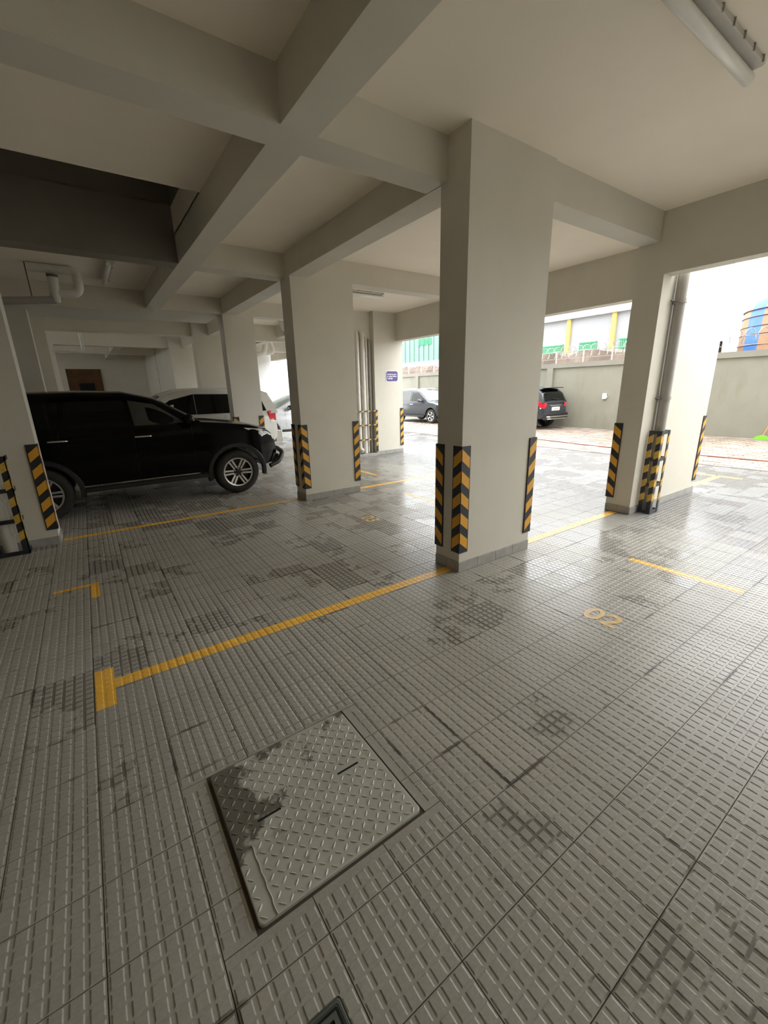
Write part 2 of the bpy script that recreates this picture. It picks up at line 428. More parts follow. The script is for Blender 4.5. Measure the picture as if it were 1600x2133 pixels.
beam(-8, -1.25, 6.91, 8.3, HB-.07); beam(-1.25, .02, 6.91, 8.3, HB); beam(.66, 4.25, 6.93, 7.2, HB)
beam(-3.05, .03, 9.95, 10.2, 3.14); beam(.75, 4.25, 9.95, 10.2, 3.10)
beam(-3.05, .03, 13.6, 13.85, 3.16); beam(.75, 4.25, 13.5, 13.8, 3.14)
beam(-8, .03, 16.6, 16.85, 3.16)
beam(.38, .62, 7.25, 9.76, 3.15); beam(.38, .62, 10.1, 13.4, 3.15)
beam(-1.5, -1.25, 13.85, 20, 3.2)
beam(2.35, 2.6, 7.2, 13.5, 3.2)
beam(3.094, 3.30, -10, -.07, 2.889)                                               # outer edge
beam(4.25, 4.50, .252, 6.695, 2.873); beam(4.25, 4.50, 7.05, 15.6, 2.95)
beam(-8, 3.094, -6.9, -6.65, HB)
# shaft above the slab opening
sh = MB()
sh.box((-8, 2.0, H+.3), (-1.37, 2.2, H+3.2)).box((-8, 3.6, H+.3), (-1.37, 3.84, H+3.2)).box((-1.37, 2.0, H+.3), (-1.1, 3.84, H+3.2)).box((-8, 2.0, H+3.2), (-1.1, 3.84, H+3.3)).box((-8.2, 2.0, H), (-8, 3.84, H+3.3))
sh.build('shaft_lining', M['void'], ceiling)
MB().box((-8, 2.2, H-.004), (-1.37, 2.215, H+.3)).build('slab_edge', M['ceil'], ceiling)

# ------------------------------------------------------------------ columns
def column(name, x0, x1, y0, y1, top, label, skirt='', sk_h=.10, mat='wall'):
    o = MB().box((x0, y0, 0), (x1, y1, top)).build(name, M[mat]); tag(o, label, 'column')
    t = .011
    def run(a, b): 
        n = max(1, math.ceil((b-a)/.3)); return [(a+(b-a)*k/n, a+(b-a)*(k+1)/n) for k in range(n)]
    if 'f' in skirt:
        for a, b in run(x0-(t if 'l' in skirt else 0), x1): MB().bevbox((a+.001, y0-t, .001), (b-.001, y0+.002, sk_h), .002).build('skirting_tile', M['skirt'], o)
    if 'l' in skirt:
        for a, b in run(y0, y1): MB().bevbox((x0-t, a+.001, .001), (x0+.002, b-.001, sk_h), .002).build('skirting_tile', M['skirt'], o)
    if 'r' in skirt:
        for a, b in run(y0, y1): MB().bevbox((x1-.002, a+.001, .001), (x1+t, b-.001, sk_h), .002).build('skirting_tile', M['skirt'], o)
    return o
column('column', 0, 1.031, 0, .318, H+.01, 'wide beige column nearest the camera with three striped corner guards', 'fl')
column('column', 3.094, 5.13, -.07, .252, 9.0, 'long beige column at the yard edge with a grey downpipe', 'fl')
column('column', .02, 1.033, 3.433, 3.772, H+.01, 'beige column beside the nose of the black car', 'fl')
column('column', -4.3, -3.162, 3.489, 3.84, H+.01, 'beige column at the left edge overlapping the black car', 'fr')
column('column', .02, .66, 6.93, 7.25, H+.01, 'beige column rising behind the bonnet of the black car', 'fl')
column('column', -4.3, -3.16, 7.35, 7.72, H+.01, 'beige column on the left behind the roof of the black car', '')
column('column', -4.3, -3.05, 10.0, 10.35, H+.01, 'slim looking beige column at the far left beyond the ceiling drain pipe', '')
column('column', -4.3, -3.05, 13.6, 13.95, H+.01, 'furthest beige column on the left before the end wall', '')
column('column', .02, .85, 9.75, 10.1, H+.01, 'beige column behind the white car with a downpipe on its edge', '')
column('column', .02, .85, 13.4, 13.75, H+.01, 'distant beige column, last before the side wall on the right', '')
cw = MB().box((3.58, 6.695, 0), (4.476, 7.05, H+.01)).box((2.62, 6.86, 0), (3.58, 7.05, H+.01)).build('wall_pier', M['wall'])
tag(cw, 'beige wall pier carrying the purple sign and the pipe recess', 'wall', kind='structure')
for a in (2.63, 2.93, 3.23): MB().bevbox((a, 6.56, .001), (a+.298, 6.70, .07), .003).build('kerb_tile', M['skirt'], cw)
for a in (3.58, 3.88, 4.18): MB().bevbox((a+.001, 6.683, .001), (a+.297, 6.697, .10), .002).build('skirting_tile', M['skirt'], cw)

# walls of the hall
MB().box((-8.2, -15.3, -.2), (3.1, -15.0, H+.3)).box((3.1, -10.3, -.2), (12.0, -10.0, 11)).box((3.1, -15.3, -.2), (3.3, -10.3, 11)).build('wall_rear_and_added_wing', M['wall'])['kind'] = 'structure'  # rear wall plus an unseen tall wing, added to shade the yard-side column
MB().box((-8.2, -15, -.2), (-8, 8.6, H+.3)).box((-8.2, 8.6, -.2), (-8, 20.5, 3.05)).build('wall_left', M['wall'])['kind'] = 'structure'
MB().box((3.1, -10, H+.3), (3.3, .25, 14)).box((4.3, .25, H+.3), (4.5, 15.6, 14)).box((3.3, .25, H+.3), (4.3, .45, 14)).build('wall_added_upper_storeys', M['wall'])['kind'] = 'structure'  # thin unseen walls above the slab edge, added to cut sky light outside
wb = MB().box((-8, 20.1, -.2), (.2, 20.4, H+.3)).build('wall_back', M['wall']); tag(wb, 'plain beige end wall with a brown boarded opening', kind='structure')
ws = MB().box((.02, 13.75, -.2), (.25, 16.55, H)).box((.04, 16.55, -.2), (.25, 16.9, H)).box((.02, 16.9, -.2), (.25, 20.1, H)).build('wall_side', M['wall']); ws['kind'] = 'structure'
MB().box((.25, 19.9, -.2), (3.6, 20.2, H+.3)).build('wall_far', M['whitewall'])['kind'] = 'structure'
o = MB().box((3.6, 15.8, -.2), (5.1, 16.1, 4.6)).build('wall_end', M['whitewall']); tag(o, 'bright white wall behind the silver car', kind='structure')
MB().box((5.1, 17.5, -.2), (9.5, 17.8, 5.5)).build('wall_neighbour', M['whitewall'])['kind'] = 'structure'
d1 = MB().box((-2.95, 20.06, 0), (-1.80, 20.10, 2.74)).build('door_1', M['brown']); tag(d1, 'brown boarded opening in the end wall', kind='structure')
MB().box((-2.62, 20.03, .9), (-2.07, 20.062, 2.22)).build('dark_pane', M['darkgap'], d1)
for a, b, c, d in ((-2.99, -2.93, 0, 2.8), (-1.82, -1.76, 0, 2.8), (-2.99, -1.76, 2.72, 2.8)): MB().box((a, 20.03, c), (b, 20.1, d)).build('frame', M['brown'], d1)

# ------------------------------------------------------------------ corner guards
GW, GT = .098, .011
def guard(cx, cy, sx, sy, z0, label, zl=1.0):
    """rubber angle on a column corner; sx, sy point from the corner into the column"""
    g = empty('corner_guard', (cx, cy, z0), 0, label, 'corner guard', 'striped corner guards on the columns')
    b = MB(); t = .001
    ox, oy = -sx*(GT+t), -sy*(GT+t)
    P = [(ox, oy), (sx*GW, oy), (sx*GW, -sy*t), (-sx*t, -sy*t), (-sx*t, sy*GW), (ox, sy*GW)]
    b.prism(P, 'z', 0, zl).build('rubber_angle', M['rubber'], g)
    n, ph, drop, hh = 5, .193, .078, .102
    for k in range(n):
        zt = zl-.022-k*ph
        for ax in 'xy':
            a0, a1 = .004, .088
            q = [(a0, zt), (a1, zt-drop), (a1, zt-drop-hh), (a0, zt-hh)]
            if ax == 'x': MB().prism([(sx*(u)-sx*GT*(u < .01), v) for u, v in q], 'y', oy-sy*.0016, oy+sy*.001).build('reflective_stripe', M['yellow'], g)
            else: MB().prism([(sy*(u)-sy*GT*(u < .01), v) for u, v in q], 'x', ox-sx*.0016, ox+sx*.001).build('reflective_stripe', M['yellow'], g)
    return g
guard(0, 0, 1, 1, .193, 'chevron corner guard facing the camera on the nearest column')
guard(0, .318, 1, -1, .193, 'corner guard on the far left edge of the nearest column')
guard(1.031, 0, -1, 1, .193, 'corner guard on the right edge of the nearest column')
guard(.02, 3.433, 1, 1, .193, 'left corner guard of the column beside the black car nose')
guard(.02, 3.772, 1, -1, .193, 'shadowed rear left corner guard of the column beside the black car nose')
guard(1.033, 3.433, -1, 1, .193, 'right corner guard of the column beside the black car nose')
guard(3.094, .252, 1, -1, .193, 'corner guard on the left edge of the yard side column')
guard(5.13, -.07, -1, 1, .193, 'thin corner guard seen edge-on at the outer end of the yard side column')
guard(-3.162, 3.489, -1, 1, .189, 'slanting looking corner guard on the left edge column over the rear wheel')
guard(.02, 6.93, 1, 1, .18, 'left guard tip showing above the black car bonnet')
guard(.66, 6.93, -1, 1, .18, 'right guard tip showing above the black car bonnet beside the tail lamp')
guard(4.476, 6.695, -1, 1, .193, 'corner guard below the purple sign on the wall pier')

# ------------------------------------------------------------------ pipe cages
def striped_post(parent, x, y, wx, wy, z0, z1, ph=.19, name='post'):
    p = MB().box((x, y, z0), (x+wx, y+wy, z1)).build(name, M['blacksteel'], parent)
    k = 0; z = z1-.05; e = .0012
    while z-.16 > z0+.08:
        sl = .035
        if wx >= wy: MB().prism([(x-e, z-sl), (x+wx+e, z), (x+wx+e, z-.095), (x-e, z-.095-sl)], 'y', y-e, y+wy+e).build('stripe', M['yellow2'], p)
        else: MB().prism([(y-e, z), (y+wy+e, z-sl), (y+wy+e, z-.095-sl), (y-e, z-.095)], 'x', x-e, x+wx+e).build('stripe', M['yellow2'], p)
        z -= ph
def cage(x0, x1, y0, y1, z1, label, rails, posts):
    g = empty('pipe_guard_cage', (0, 0, 0), 0, label, 'pipe guard', 'striped steel cages round the pipes'); t = .045; f = .008
    for (x, y, wx, wy) in posts: striped_post(g, x, y, wx, wy, .004, z1)
    for z in rails:
        r = MB(); r.box((x0, y0, z), (x1, y0+f, z+.045)).box((x0, y0, z), (x0+f, y1, z+.045)).box((x1-f, y0, z), (x1, y1, z+.045))
        r.build('rail', M['blacksteel'], g)
    return g
cage(3.30, 3.53, -.235, -.083, 1.10, 'striped steel cage around the downpipe of the yard side column', (.004, .37, .71, 1.055),
     ((3.298, -.237, .010, .054), (3.298, -.138, .010, .054), (3.31, -.238, .045, .010), (3.492, -.238, .045, .010)))
cage(-3.95, -3.43, 3.30, 3.476, 1.10, 'striped steel cage with white pipes at the left picture edge', (.004, .37, .71, 1.055),
     ((-3.49, 3.299, .06, .009), (-3.95, 3.299, .06, .009), (-3.439, 3.299, .009, .06), (-3.72, 3.299, .05, .009)))
g = empty('pipe_guard_cage', (0, 0, 0), 0, 'striped bars guarding the pipe bundle in the recess beside the sign', 'pipe guard', 'striped steel cages round the pipes')
for z in (.42, .79, 1.14):
    r = MB().box((2.90, 6.66, z), (3.62, 6.672, z+.032)).build('rail', M['blacksteel'], g)
    for k in range(4): MB().prism([(2.92+k*.19, z-.001), (3.0+k*.19, z-.001), (3.03+k*.19, z+.033), (2.95+k*.19, z+.033)], 'y', 6.6585, 6.6735).build('stripe', M['yellow2'], r)
striped_post(g, 3.56, 6.658, .06, .012, .10, 1.18)

# ------------------------------------------------------------------ pipes
def pipe(name, pts, r, mat, label, clips=(), cat='pipe', group=None, rb=.1, n=14):
    o = MB().tube(bend(pts, rb), r, n).build(name, M[mat], None, 40); tag(o, label, cat, group)
    for (c, ax) in clips:
        MB().lathe([(r+.001, -.022), (r+.009, -.022), (r+.009, .022), (r+.001, .022)], c, ax, 16, True).build('collar', M[mat], o)
    return o
dp = pipe('downpipe', [(3.445, -.142, 2.995), (3.445, -.142, .03)], .062, 'pvcdark', 'grey downpipe running down the yard side column', [((3.445, -.142, 2.62), 'z'), ((3.445, -.142, 1.50), 'z')])
for z in (2.62, 1.50): MB().tube([(3.30, -.10, z), (3.39, -.13, z)], .012, 8).build('clip', M['clip'], dp)
for k, (x, r) in enumerate(((3.12, .056), (3.285, .056))):
    q = 6.775
    p = pipe('downpipe', [(x, 6.855, 3.02), (x, q, 3.02), (x, q, .20)]+([(x+.05, q-.07, .135)] if k == 0 else [(x, q, .075)]), r, 'pvc',
         ('left grey soil pipe of the pair in the recess, bent out at its foot', 'second grey soil pipe in the recess, straight to the kerb')[k],
         [((x, q, 2.55), 'z'), ((x, q, 1.75), 'z'), ((x, q, .95), 'z')], rb=.09)
pipe('conduit', [(3.41, 6.80, 2.95), (3.41, 6.80, .075)], .022, 'pvc', 'thin grey conduit between the soil pipes and the pier edge', [((3.41, 6.80, 2.4), 'z'), ((3.41, 6.80, 1.5), 'z')])
pipe('conduit', [(3.505, 6.80, 2.9), (3.505, 6.80, .075)], .03, 'pvcdark', 'darker slim pipe hard against the pier edge beside the sign', [((3.505, 6.80, 2.3), 'z')])
for x in (-3.60, -3.80): pipe('downpipe', [(x, 3.395, HB-.2), (x, 3.395, .02)], .062, 'pvc2', ('white pipe inside the cage at the left edge' if x > -3.7 else 'second white pipe inside the left edge cage, mostly out of view'),
     [((x, 3.395, .22), 'z'), ((x, 3.395, .62), 'z')])
# drain trap under the ceiling, upper left
t = pipe('drain_pipe', [(-2.95, 5.72, 3.475), (-2.375, 5.70, 3.475), (-2.385, 5.70, 3.17), (-2.68, 5.70, 3.155)], .062, 'pvc2', 'bent white drain trap hanging under the ceiling at upper left', rb=.11)
MB().tube([(-2.68, 5.66, 3.36), (-2.685, 5.68, 3.2), (-2.69, 5.70, 3.03)], [.066, .062, .05], 16).build('cleanout', M['pvc2'], t, 40)
MB().lathe([(.0, 0), (.069, 0), (.072, .03), (.0, .036)], (-2.68, 5.655, 3.355), 'z', 20).build('cleanout_cap', M['clip'], t, 40)
MB().tube([(-2.70, 5.70, 3.06), (-3.30, 5.72, 3.0), (-4.2, 5.75, 2.95)], .052, 14).build('branch', M['pvcdark'], t, 40)
for x in (-2.74, -2.97): MB().tube([(x, 5.72, 3.05), (x, 5.72, H)], .007, 6).build('hanger', M['clip'], t)
pipe('drain_pipe', [(-3.04, 12.0, 2.89), (-2.37, 12.0, 2.86), (-2.37, 12.0, H)], .045, 'pvc2', 'small white drain pipe far back under the ceiling', rb=.09)
pipe('drain_pipe', [(2.6, 8.6, 3.24), (2.02, 8.6, 3.26), (1.95, 8.6, H)], .075, 'pvc2', 'thick white pipe elbow under the ceiling beyond the bonnet column', rb=.16)
pipe('drain_pipe', [(1.2, 12.2, 2.84), (2.75, 12.2, 2.93), (2.86, 12.2, H)], .085, 'pvc', 'large grey pipe bend above the silver car, left one', rb=.2)
pipe('drain_pipe', [(2.2, 12.6, 2.96), (3.25, 12.6, 3.02), (3.1, 12.6, H)], .07, 'pvc', 'large grey pipe bend above the silver car, right one', rb=.16)
pipe('downpipe', [(.93, 9.80, 3.2), (.93, 9.80, .2)], .05, 'pvc', 'grey downpipe on the edge of the column behind the white car', [((.93, 9.8, 2.6), 'z')])

# ------------------------------------------------------------------ tube lights
def lamp(x, y, rz, L, label, nclip=5, near=True):
    o = empty('tube_light', (x, y, H), rz, label, 'lamp', 'unlit tube lights on the ceiling')
    MB().bevbox((0, -.075, -.034), (L, .030, 0), .006).build('batten', M['lampbase'], o)
    MB().tube([(-.012, .0, -.068), (0, .0, -.068), (L, .0, -.068), (L+.012, .0, -.068)], [.026, .034, .034, .026], 18).build('tube_cover', M['lamp'], o, 40)
    for k in range(nclip):
        cx_ = .05+(L-.1)*k/(nclip-1)
        MB().box((cx_-.004, -.083, -.036), (cx_+.004, -.074, -.0)).build('clip', M['pvcdark'], o)
    return o
lamp(-.13, -1.285, 0, 1.20, 'white tube light on the ceiling at the upper right corner', 8)
lamp(1.48, 5.02, 0, 1.22, 'dark looking tube light under the ceiling behind the second column')
lamp(-2.0, 5.05, PI/2, 1.25, 'short looking tube light beside the drain trap at upper left')

# ------------------------------------------------------------------ sign
sg = empty('notice_sign', (3.925, 6.6935, 1.868), 0, 'purple notice sign with three lines of white lettering', 'sign')
def rrect(w, h, r, n=5, ox=0, oz=0):
    out = []
    for cx_, cz_, a0 in ((w-r, r, -PI/2), (w-r, h-r, 0), (r, h-r, PI/2), (r, r, PI)):
        for k in range(n+1): a = a0+PI/2*k/n; out.append((ox+cx_+r*math.cos(a), oz+cz_+r*math.sin(a)))
    return out
MB().prism(rrect(.40, .285, .02), 'y', -.003, .0).build('backing_sheet', M['signback'], sg)
MB().prism(rrect(.365, .25, .055, 6, .0175, .0175), 'y', -.005, -.003).build('purple_panel', M['sign'], sg)
tm = textmesh('Kindly be sure\nto speed down\nin garage', .05, 'lettering', M['signtext'], .0005, spacing=1.0, offset=.0012)
t = link('lettering', tm, sg, (.042, -.0055, .175)); t.rotation_euler = (PI/2, 0, 0)

# ------------------------------------------------------------------ floor markings
def marking(name, rects, label, mat='mark', dz=.0009):
    m = MB()
    for r in rects:
        q = relief(*r, dz); m.add(q.v, q.f)
    o = m.build(name, M[mat]); return tag(o, label, 'floor marking', 'yellow bay markings on the floor', 'thing')
marking('bay_line', [(-2.793, -.012, .072, .172)], 'long yellow bay line from the T mark to the nearest column')
marking('bay_mark', [(-2.896, -2.793, -.093, .318)], 'solid yellow crossbar ending the long bay line')
marking('bay_line', [(1.04, 3.08, .072, .172)], 'yellow bay line between the nearest column and the yard side column')
marking('bay_line', [(-3.14, .02, 3.585, 3.685)], 'yellow bay line in front of the black car')
marking('bay_line', [(1.045, 3.3, 3.585, 3.685)], 'faint yellow bay line right of the column beside the black car')
marking('bay_mark', [(-3.17, -2.89, 1.86, 1.915), (-2.89, -2.825, 1.56, 1.915)], 'small yellow corner mark on the floor at left')
marking('bay_mark', [(1.545, 1.615, -1.73, -.82)], 'short yellow bar on the wet floor at right')
marking('bay_mark', [(5.15, 6.85, .05, .15), (6.75, 6.85, -.25, .40)], 'bright yellow angle mark on the floor beyond the yard side column')
marking('bay_mark', [(4.55, 6.6, 3.62, 3.72), (6.5, 6.6, 3.3, 4.0)], 'pale yellow mark on the floor between the columns near the yard')
marking('bay_mark', [(2.0, 2.07, 4.4, 5.3)], 'faint yellow tick on the floor in the bay of the black car')
marking('bay_mark', [(1.5, 1.57, 1.9, 2.8)], 'short faint yellow bar just left of the nearest column')
def bay_number(body, x, y, label):
    me = textmesh(body, .27, 'bay_number', M['markworn'], .0006, offset=.006)
    o = link('bay_number', me, None, (x, y, .0012)); o.rotation_euler = (0, 0, -PI/2); return tag(o, label, 'floor marking', 'painted bay numbers')
bay_number('02', .19, -1.11, 'worn yellow bay number on the wet tiles at right')
bay_number('03', .19, 2.10, 'worn yellow bay number between the nearest column and the second column')

# ------------------------------------------------------------------ access cover and drain
cvr = empty('access_cover', ((CV[0]+CV[1])/2, (CV[2]+CV[3])/2, 0), 0, 'square steel tread-plate access cover with two lifting slots', 'manhole cover')
hw = (CV[1]-CV[0])/2-.012; hh = (CV[3]-CV[2])/2-.012
MB().box((-hw-.012, -hh-.012, -.02), (hw+.012, hh+.012, -.006)).build('pit_rim', M['darkgap'], cvr)
def rr(w, h, r, n=4):
    out = []
    for cx_, cy_, a0 in ((w-r, -h+r, -PI/2), (w-r, h-r, 0), (-w+r, h-r, PI/2), (-w+r, -h+r, PI)):
        for k in range(n+1): a = a0+PI/2*k/n; out.append((cx_+r*math.cos(a), cy_+r*math.sin(a)))
    return out
pl = MB(); R0, R1 = rr(hw, hh, .018), rr(hw-.003, hh-.003, .016); n0 = len(R0)
pl.add([(x, y, -.006) for x, y in R0]+[(x, y, .008) for x, y in R0]+[(x, y, .0105) for x, y in R1],
       [tuple(range(n0-1, -1, -1)), tuple(range(2*n0, 3*n0))]+[(k*n0+i, k*n0+(i+1) % n0, k*n0+n0+(i+1) % n0, k*n0+n0+i) for k in (0, 1) for i in range(n0)])
pl.build('plate', M['cover'], cvr)
tr = MB(); st_ = .0335; nn = int(2*hw/st_)
for i in range(nn):
    for j in range(nn):
        x, y = -hw+.018+i*st_, -hh+.018+j*st_
        if abs(x) > hw-.012 or abs(y) > hh-.012: continue
        wx, wy = x+cvr.location.x, y+cvr.location.y
        if any(a-.006 < wx < b+.006 and abs(wy+1.25) < .016 for a, b in ((-2.37, -2.27), (-2.0, -1.89))): continue
        if abs(wx+2.42) < .010 and wy < -1.30: continue
        a = PI/4 if (i+j) % 2 else -PI/4
        c, s_ = math.cos(a), math.sin(a); L2, w2, z0, z1 = .0165, .0046, .0100, .0136
        P = [(-L2, 0, z0), (-L2*.4, -w2, z0), (L2*.4, -w2, z0), (L2, 0, z0), (L2*.4, w2, z0), (-L2*.4, w2, z0), (-L2*.5, 0, z1), (L2*.5, 0, z1)]
        tr.add([(x+p[0]*c-p[1]*s_, y+p[0]*s_+p[1]*c, p[2]) for p in P], [(0,1,6),(1,2,7,6),(2,3,7),(3,4,7),(4,5,6,7),(5,0,6)])
tag(tr.build('tread_pattern', M['cover'], cvr), kind='stuff')
for a, b in ((-2.37, -2.27), (-2.0, -1.89)):
    MB().bevbox((a-cvr.location.x, -1.2555-cvr.location.y, .002), (b-cvr.location.x, -1.2445-cvr.location.y, .0117), .0015).build('lifting_slot', M['darkgap'], cvr)
sm = MB(); pts = []
for k in range(15): pts.append((-2.42+.002*math.sin(k*1.9)-cvr.location.x, -1.33-.272*k/14-cvr.location.y, .0115))
sm.tube(pts, .0022, 6).build('weld_seam', M['cover'], cvr)
dr = empty('floor_drain', (-2.45, -1.99, 0), 0, 'small square metal floor drain at the bottom picture edge', 'drain')
MB().bevbox((-.105, -.105, -.004), (.105, .105, .003), .006).build('frame', M['drain'], dr)
MB().bevbox((-.092, -.092, .0), (.092, .092, .0036), .004).build('gap', M['darkgap'], dr)
for k, w in enumerate((.080, .055, .030)):
    q = MB(); b_ = .013
    for a in ((-w, -w, w, -w+b_), (-w, w-b_, w, w), (-w, -w+b_, -w+b_, w-b_), (w-b_, -w+b_, w, w-b_)): q.box((a[0], a[1], .002), (a[2], a[3], .0062))
    q.build('grate_ring', M['drain'], dr)

# ------------------------------------------------------------------ cars
def lerp(a, b, t): return a+(b-a)*t
def interp(pts, x):
    if x <= pts[0][0]: return pts[0][1]
    for (a, b), (c, d) in zip(pts, pts[1:]):
        if x <= c: return lerp(b, d, (x-a)/max(1e-9, c-a))
    return pts[-1][1]
def make_car(name, P, loc, rz, label, group='parked cars'):
    car = empty(name, loc, rz, label, 'car', group)
    w, xf, xr, r = P['w'], P['xf'], P['xr'], P['r']; ar = r+.075
    bot = P['bot']; top = P['top']; paint = M[P['paint']]
    x0, x1 = top[0][0], top[-1][0]
    xs = {round(x0+(x1-x0)*k/46, 4) for k in range(47)} | {p[0] for p in top} | {p[0] for p in bot}
    for c in (xf, xr):
        for k in range(17):
            xs.add(round(c-ar*math.cos(PI*k/16), 4))
        xs |= {round(c-ar-.004, 4), round(c+ar+.004, 4)}
    xs = sorted(x for x in xs if x0 <= x <= x1)
    def hwid(x):
        L = x1-x0; f = (x1-x)/L; b = (x-x0)/L
        k = 1-.30*max(0, 1-f/.12)**2.2-.14*max(0, 1-b/.10)**2.2
        return w*k
    def zbot(x):
        z = interp(bot, x)
        for c in (xf, xr):
            if abs(x-c) < ar: z = max(z, r+math.sqrt(max(0, ar*ar-(x-c)**2)))
        return z
    Z = [(0, .94), (.05, .975), (.20, .995), (.42, 1.0), (.60, .992), (.74, .97), (.80, .975), (.92, .955)]
    sill, belt = P['sill'], P['belt']
    m = MB(); ring = None
    for x in xs:
        hw_ = hwid(x); zb = zbot(x); zt = interp(top, x); sec = [(0, zb), (hw_*.90, zb)]
        for k, (f, g_) in enumerate(Z):
            z = sill+f*(belt-sill); sec.append((hw_*g_, min(max(z, zb+.001*k), zt-.03+.003*k)))
        sec += [(hw_*.925, zt-.004), (hw_*.86, zt+.004), (hw_*.45, zt+.022), (0, zt+.03)]
        n = len(sec); full = [(x, -a, b) for a, b in sec]+[(x, a, b) for a, b in reversed(sec[1:-1])]
        b0 = len(m.v); m.v += full; k = len(full)
        if ring is not None:
            for i in range(k): m.f.append((ring+i, ring+(i+1) % k, b0+(i+1) % k, b0+i))
        else: m.f.append(tuple(range(k)))
        ring = b0
    m.f.append(tuple(range(ring+k-1, ring-1, -1)))
    m.build('body', paint, car, 32)
    # cabin
    roof = P['roof']; wb0, wt = w*.925, P['wt']
    gx0, gx1 = roof[0][0], roof[-1][0]
    def zr(x): return interp(roof, x)
    zmax = max(p[1] for p in roof); bz = belt-.02
    def side(x, z): return lerp(wb0, wt, max(0, min(1, (z-belt)/(zmax-belt))))*(1-.06*max(0, (x-P['ax'])/(gx1-P['ax']+1e-6))**2)
    xs2 = sorted({round(gx0+(gx1-gx0)*k/30, 4) for k in range(31)} | {p[0] for p in roof})
    m = MB(); ring = None
    for x in xs2:
        z = zr(x); sec = [(0, bz), (side(x, bz), bz)]
        for f in (.3, .6, .88): zz = lerp(bz, z, f); sec.append((side(x, zz), zz))
        zz = lerp(bz, z, .965); sec += [(side(x, zz)*.965, zz), (side(x, z)*.90, z), (side(x, z)*.5, z+.02), (0, z+.028)]
        full = [(x, -a, b) for a, b in sec]+[(x, a, b) for a, b in reversed(sec[1:-1])]
        b0 = len(m.v); m.v += full; k = len(full)
        if ring is not None:
            for i in range(k): m.f.append((ring+i, ring+(i+1) % k, b0+(i+1) % k, b0+i))
        else: m.f.append(tuple(range(k)))
        ring = b0
    m.f.append(tuple(range(ring+k-1, ring-1, -1)))
    m.build('roof_and_pillars', paint, car, 35)
    # side windows
    for i, (poly, gm) in enumerate(P['win']):
        for s in (-1, 1):
            q = MB(); o1 = [(x, s*(side(x, z)+.006), z) for x, z in poly]; o0 = [(x, s*(side(x, z)-.02), z) for x, z in poly]; n = len(poly)
            q.add(o0+o1, [tuple(range(n)), tuple(range(n, 2*n))]+[(a, (a+1) % n, n+(a+1) % n, n+a) for a in range(n)])
            q.build('window', M[gm], car)
    # windscreen and rear glass, laid on the roof line
    for (xa, xb, nm, gm) in ((P['ws'][0], P['ws'][1], 'windscreen', P.get('wsm', 'glass')), (P['rg'][0], P['rg'][1], 'rear_window', 'glass')):
        q = MB(); rows = 5
        for a in range(rows+1):
            x = lerp(xa, xb, a/rows); z = zr(x)
            for f in (-.86, -.5, 0, .5, .86):
                q.v.append((x+(.008 if nm == 'windscreen' else -.008), side(x, z)*f, z+(.010 if abs(f) > .8 else .028 if abs(f) > .2 else .035)))
        for a in range(rows):
            for b in range(4): q.f.append((a*5+b, a*5+b+1, a*5+6+b, a*5+5+b))
        q.build(nm, M[gm], car, 60)
    # wheels
    def wheel(cx_, s, first=None):
        yo = s*(w-.012); T = MB(); wd = .235
        prof_ = [(r*.66, 0), (r*.72, -.012), (r*.90, -.008), (r*.965, .014), (r, .045), (r, wd-.045), (r*.965, wd-.014), (r*.72, wd), (r*.6, wd-.02)]
        T.lathe([(a, yo-s*h) for a, h in prof_], (cx_, 0, r), 'y', 40, False, False)
        t_ = T.build('tyre', M['rubber_tyre'], car, 40)
        R_ = MB(); R_.lathe([(r*.655, yo-s*.002), (r*.675, yo+s*.004), (r*.625, yo+s*.002), (r*.60, yo-s*.03), (r*.58, yo-s*.10), (.0, yo-s*.105)], (cx_, 0, r), 'y', 40, False, False)
        R_.build('rim', M['darkalloy'], t_, 40)
        L_ = MB(); L_.lathe([(r*.605, yo+s*.001), (r*.662, yo+s*.005), (r*.662, yo-s*.004), (r*.605, yo-s*.006)], (cx_, 0, r), 'y', 40, True)
        n = P.get('spokes', 6)
        for k in range(n):
            a = 2*PI*k/n+P.get('sp0', 0)
            for d in ((-.030, .030) if P.get('double') else (0,)):
                ww = .014 if P.get('double') else .03
                ra, rb_ = r*.16, r*.63
                c, s2 = math.cos(a), math.sin(a); pts = []
                for rad, wdt, dep in ((ra, ww, .018), (rb_, ww*1.1, .003)):
                    dd = d*(1 if rad > r*.3 else .75)
                    for off in (dd-wdt, dd+wdt):
                        for dy in (dep, dep+.03): pts.append((cx_+rad*c-off*s2, yo-s*(dy-.004), r+rad*s2+off*c))
                L_.add(pts, [(0,1,3,2),(4,6,7,5),(0,4,5,1),(2,3,7,6),(0,2,6,4),(1,5,7,3)])
        L_.build('spokes', M['alloy'], t_)
        MB().lathe([(r*.20, yo-s*.03), (r*.20, yo-s*.012), (r*.12, yo-s*.004), (0, yo-s*.003)], (cx_, 0, r), 'y', 20).build('hub_cap', M['darkalloy'], t_, 40)
        N_ = MB()
        for k in range(6):
            a = 2*PI*(k+.5)/6; N_.lathe([(.010, yo-s*.018), (.010, yo-s*.001), (0, yo)], (cx_+r*.155*math.cos(a), 0, r+r*.155*math.sin(a)), 'y', 8)
        N_.build('wheel_nuts', M['alloy'], t_)
    for cx_ in (xf, xr):
        for s in (-1, 1): wheel(cx_, s)
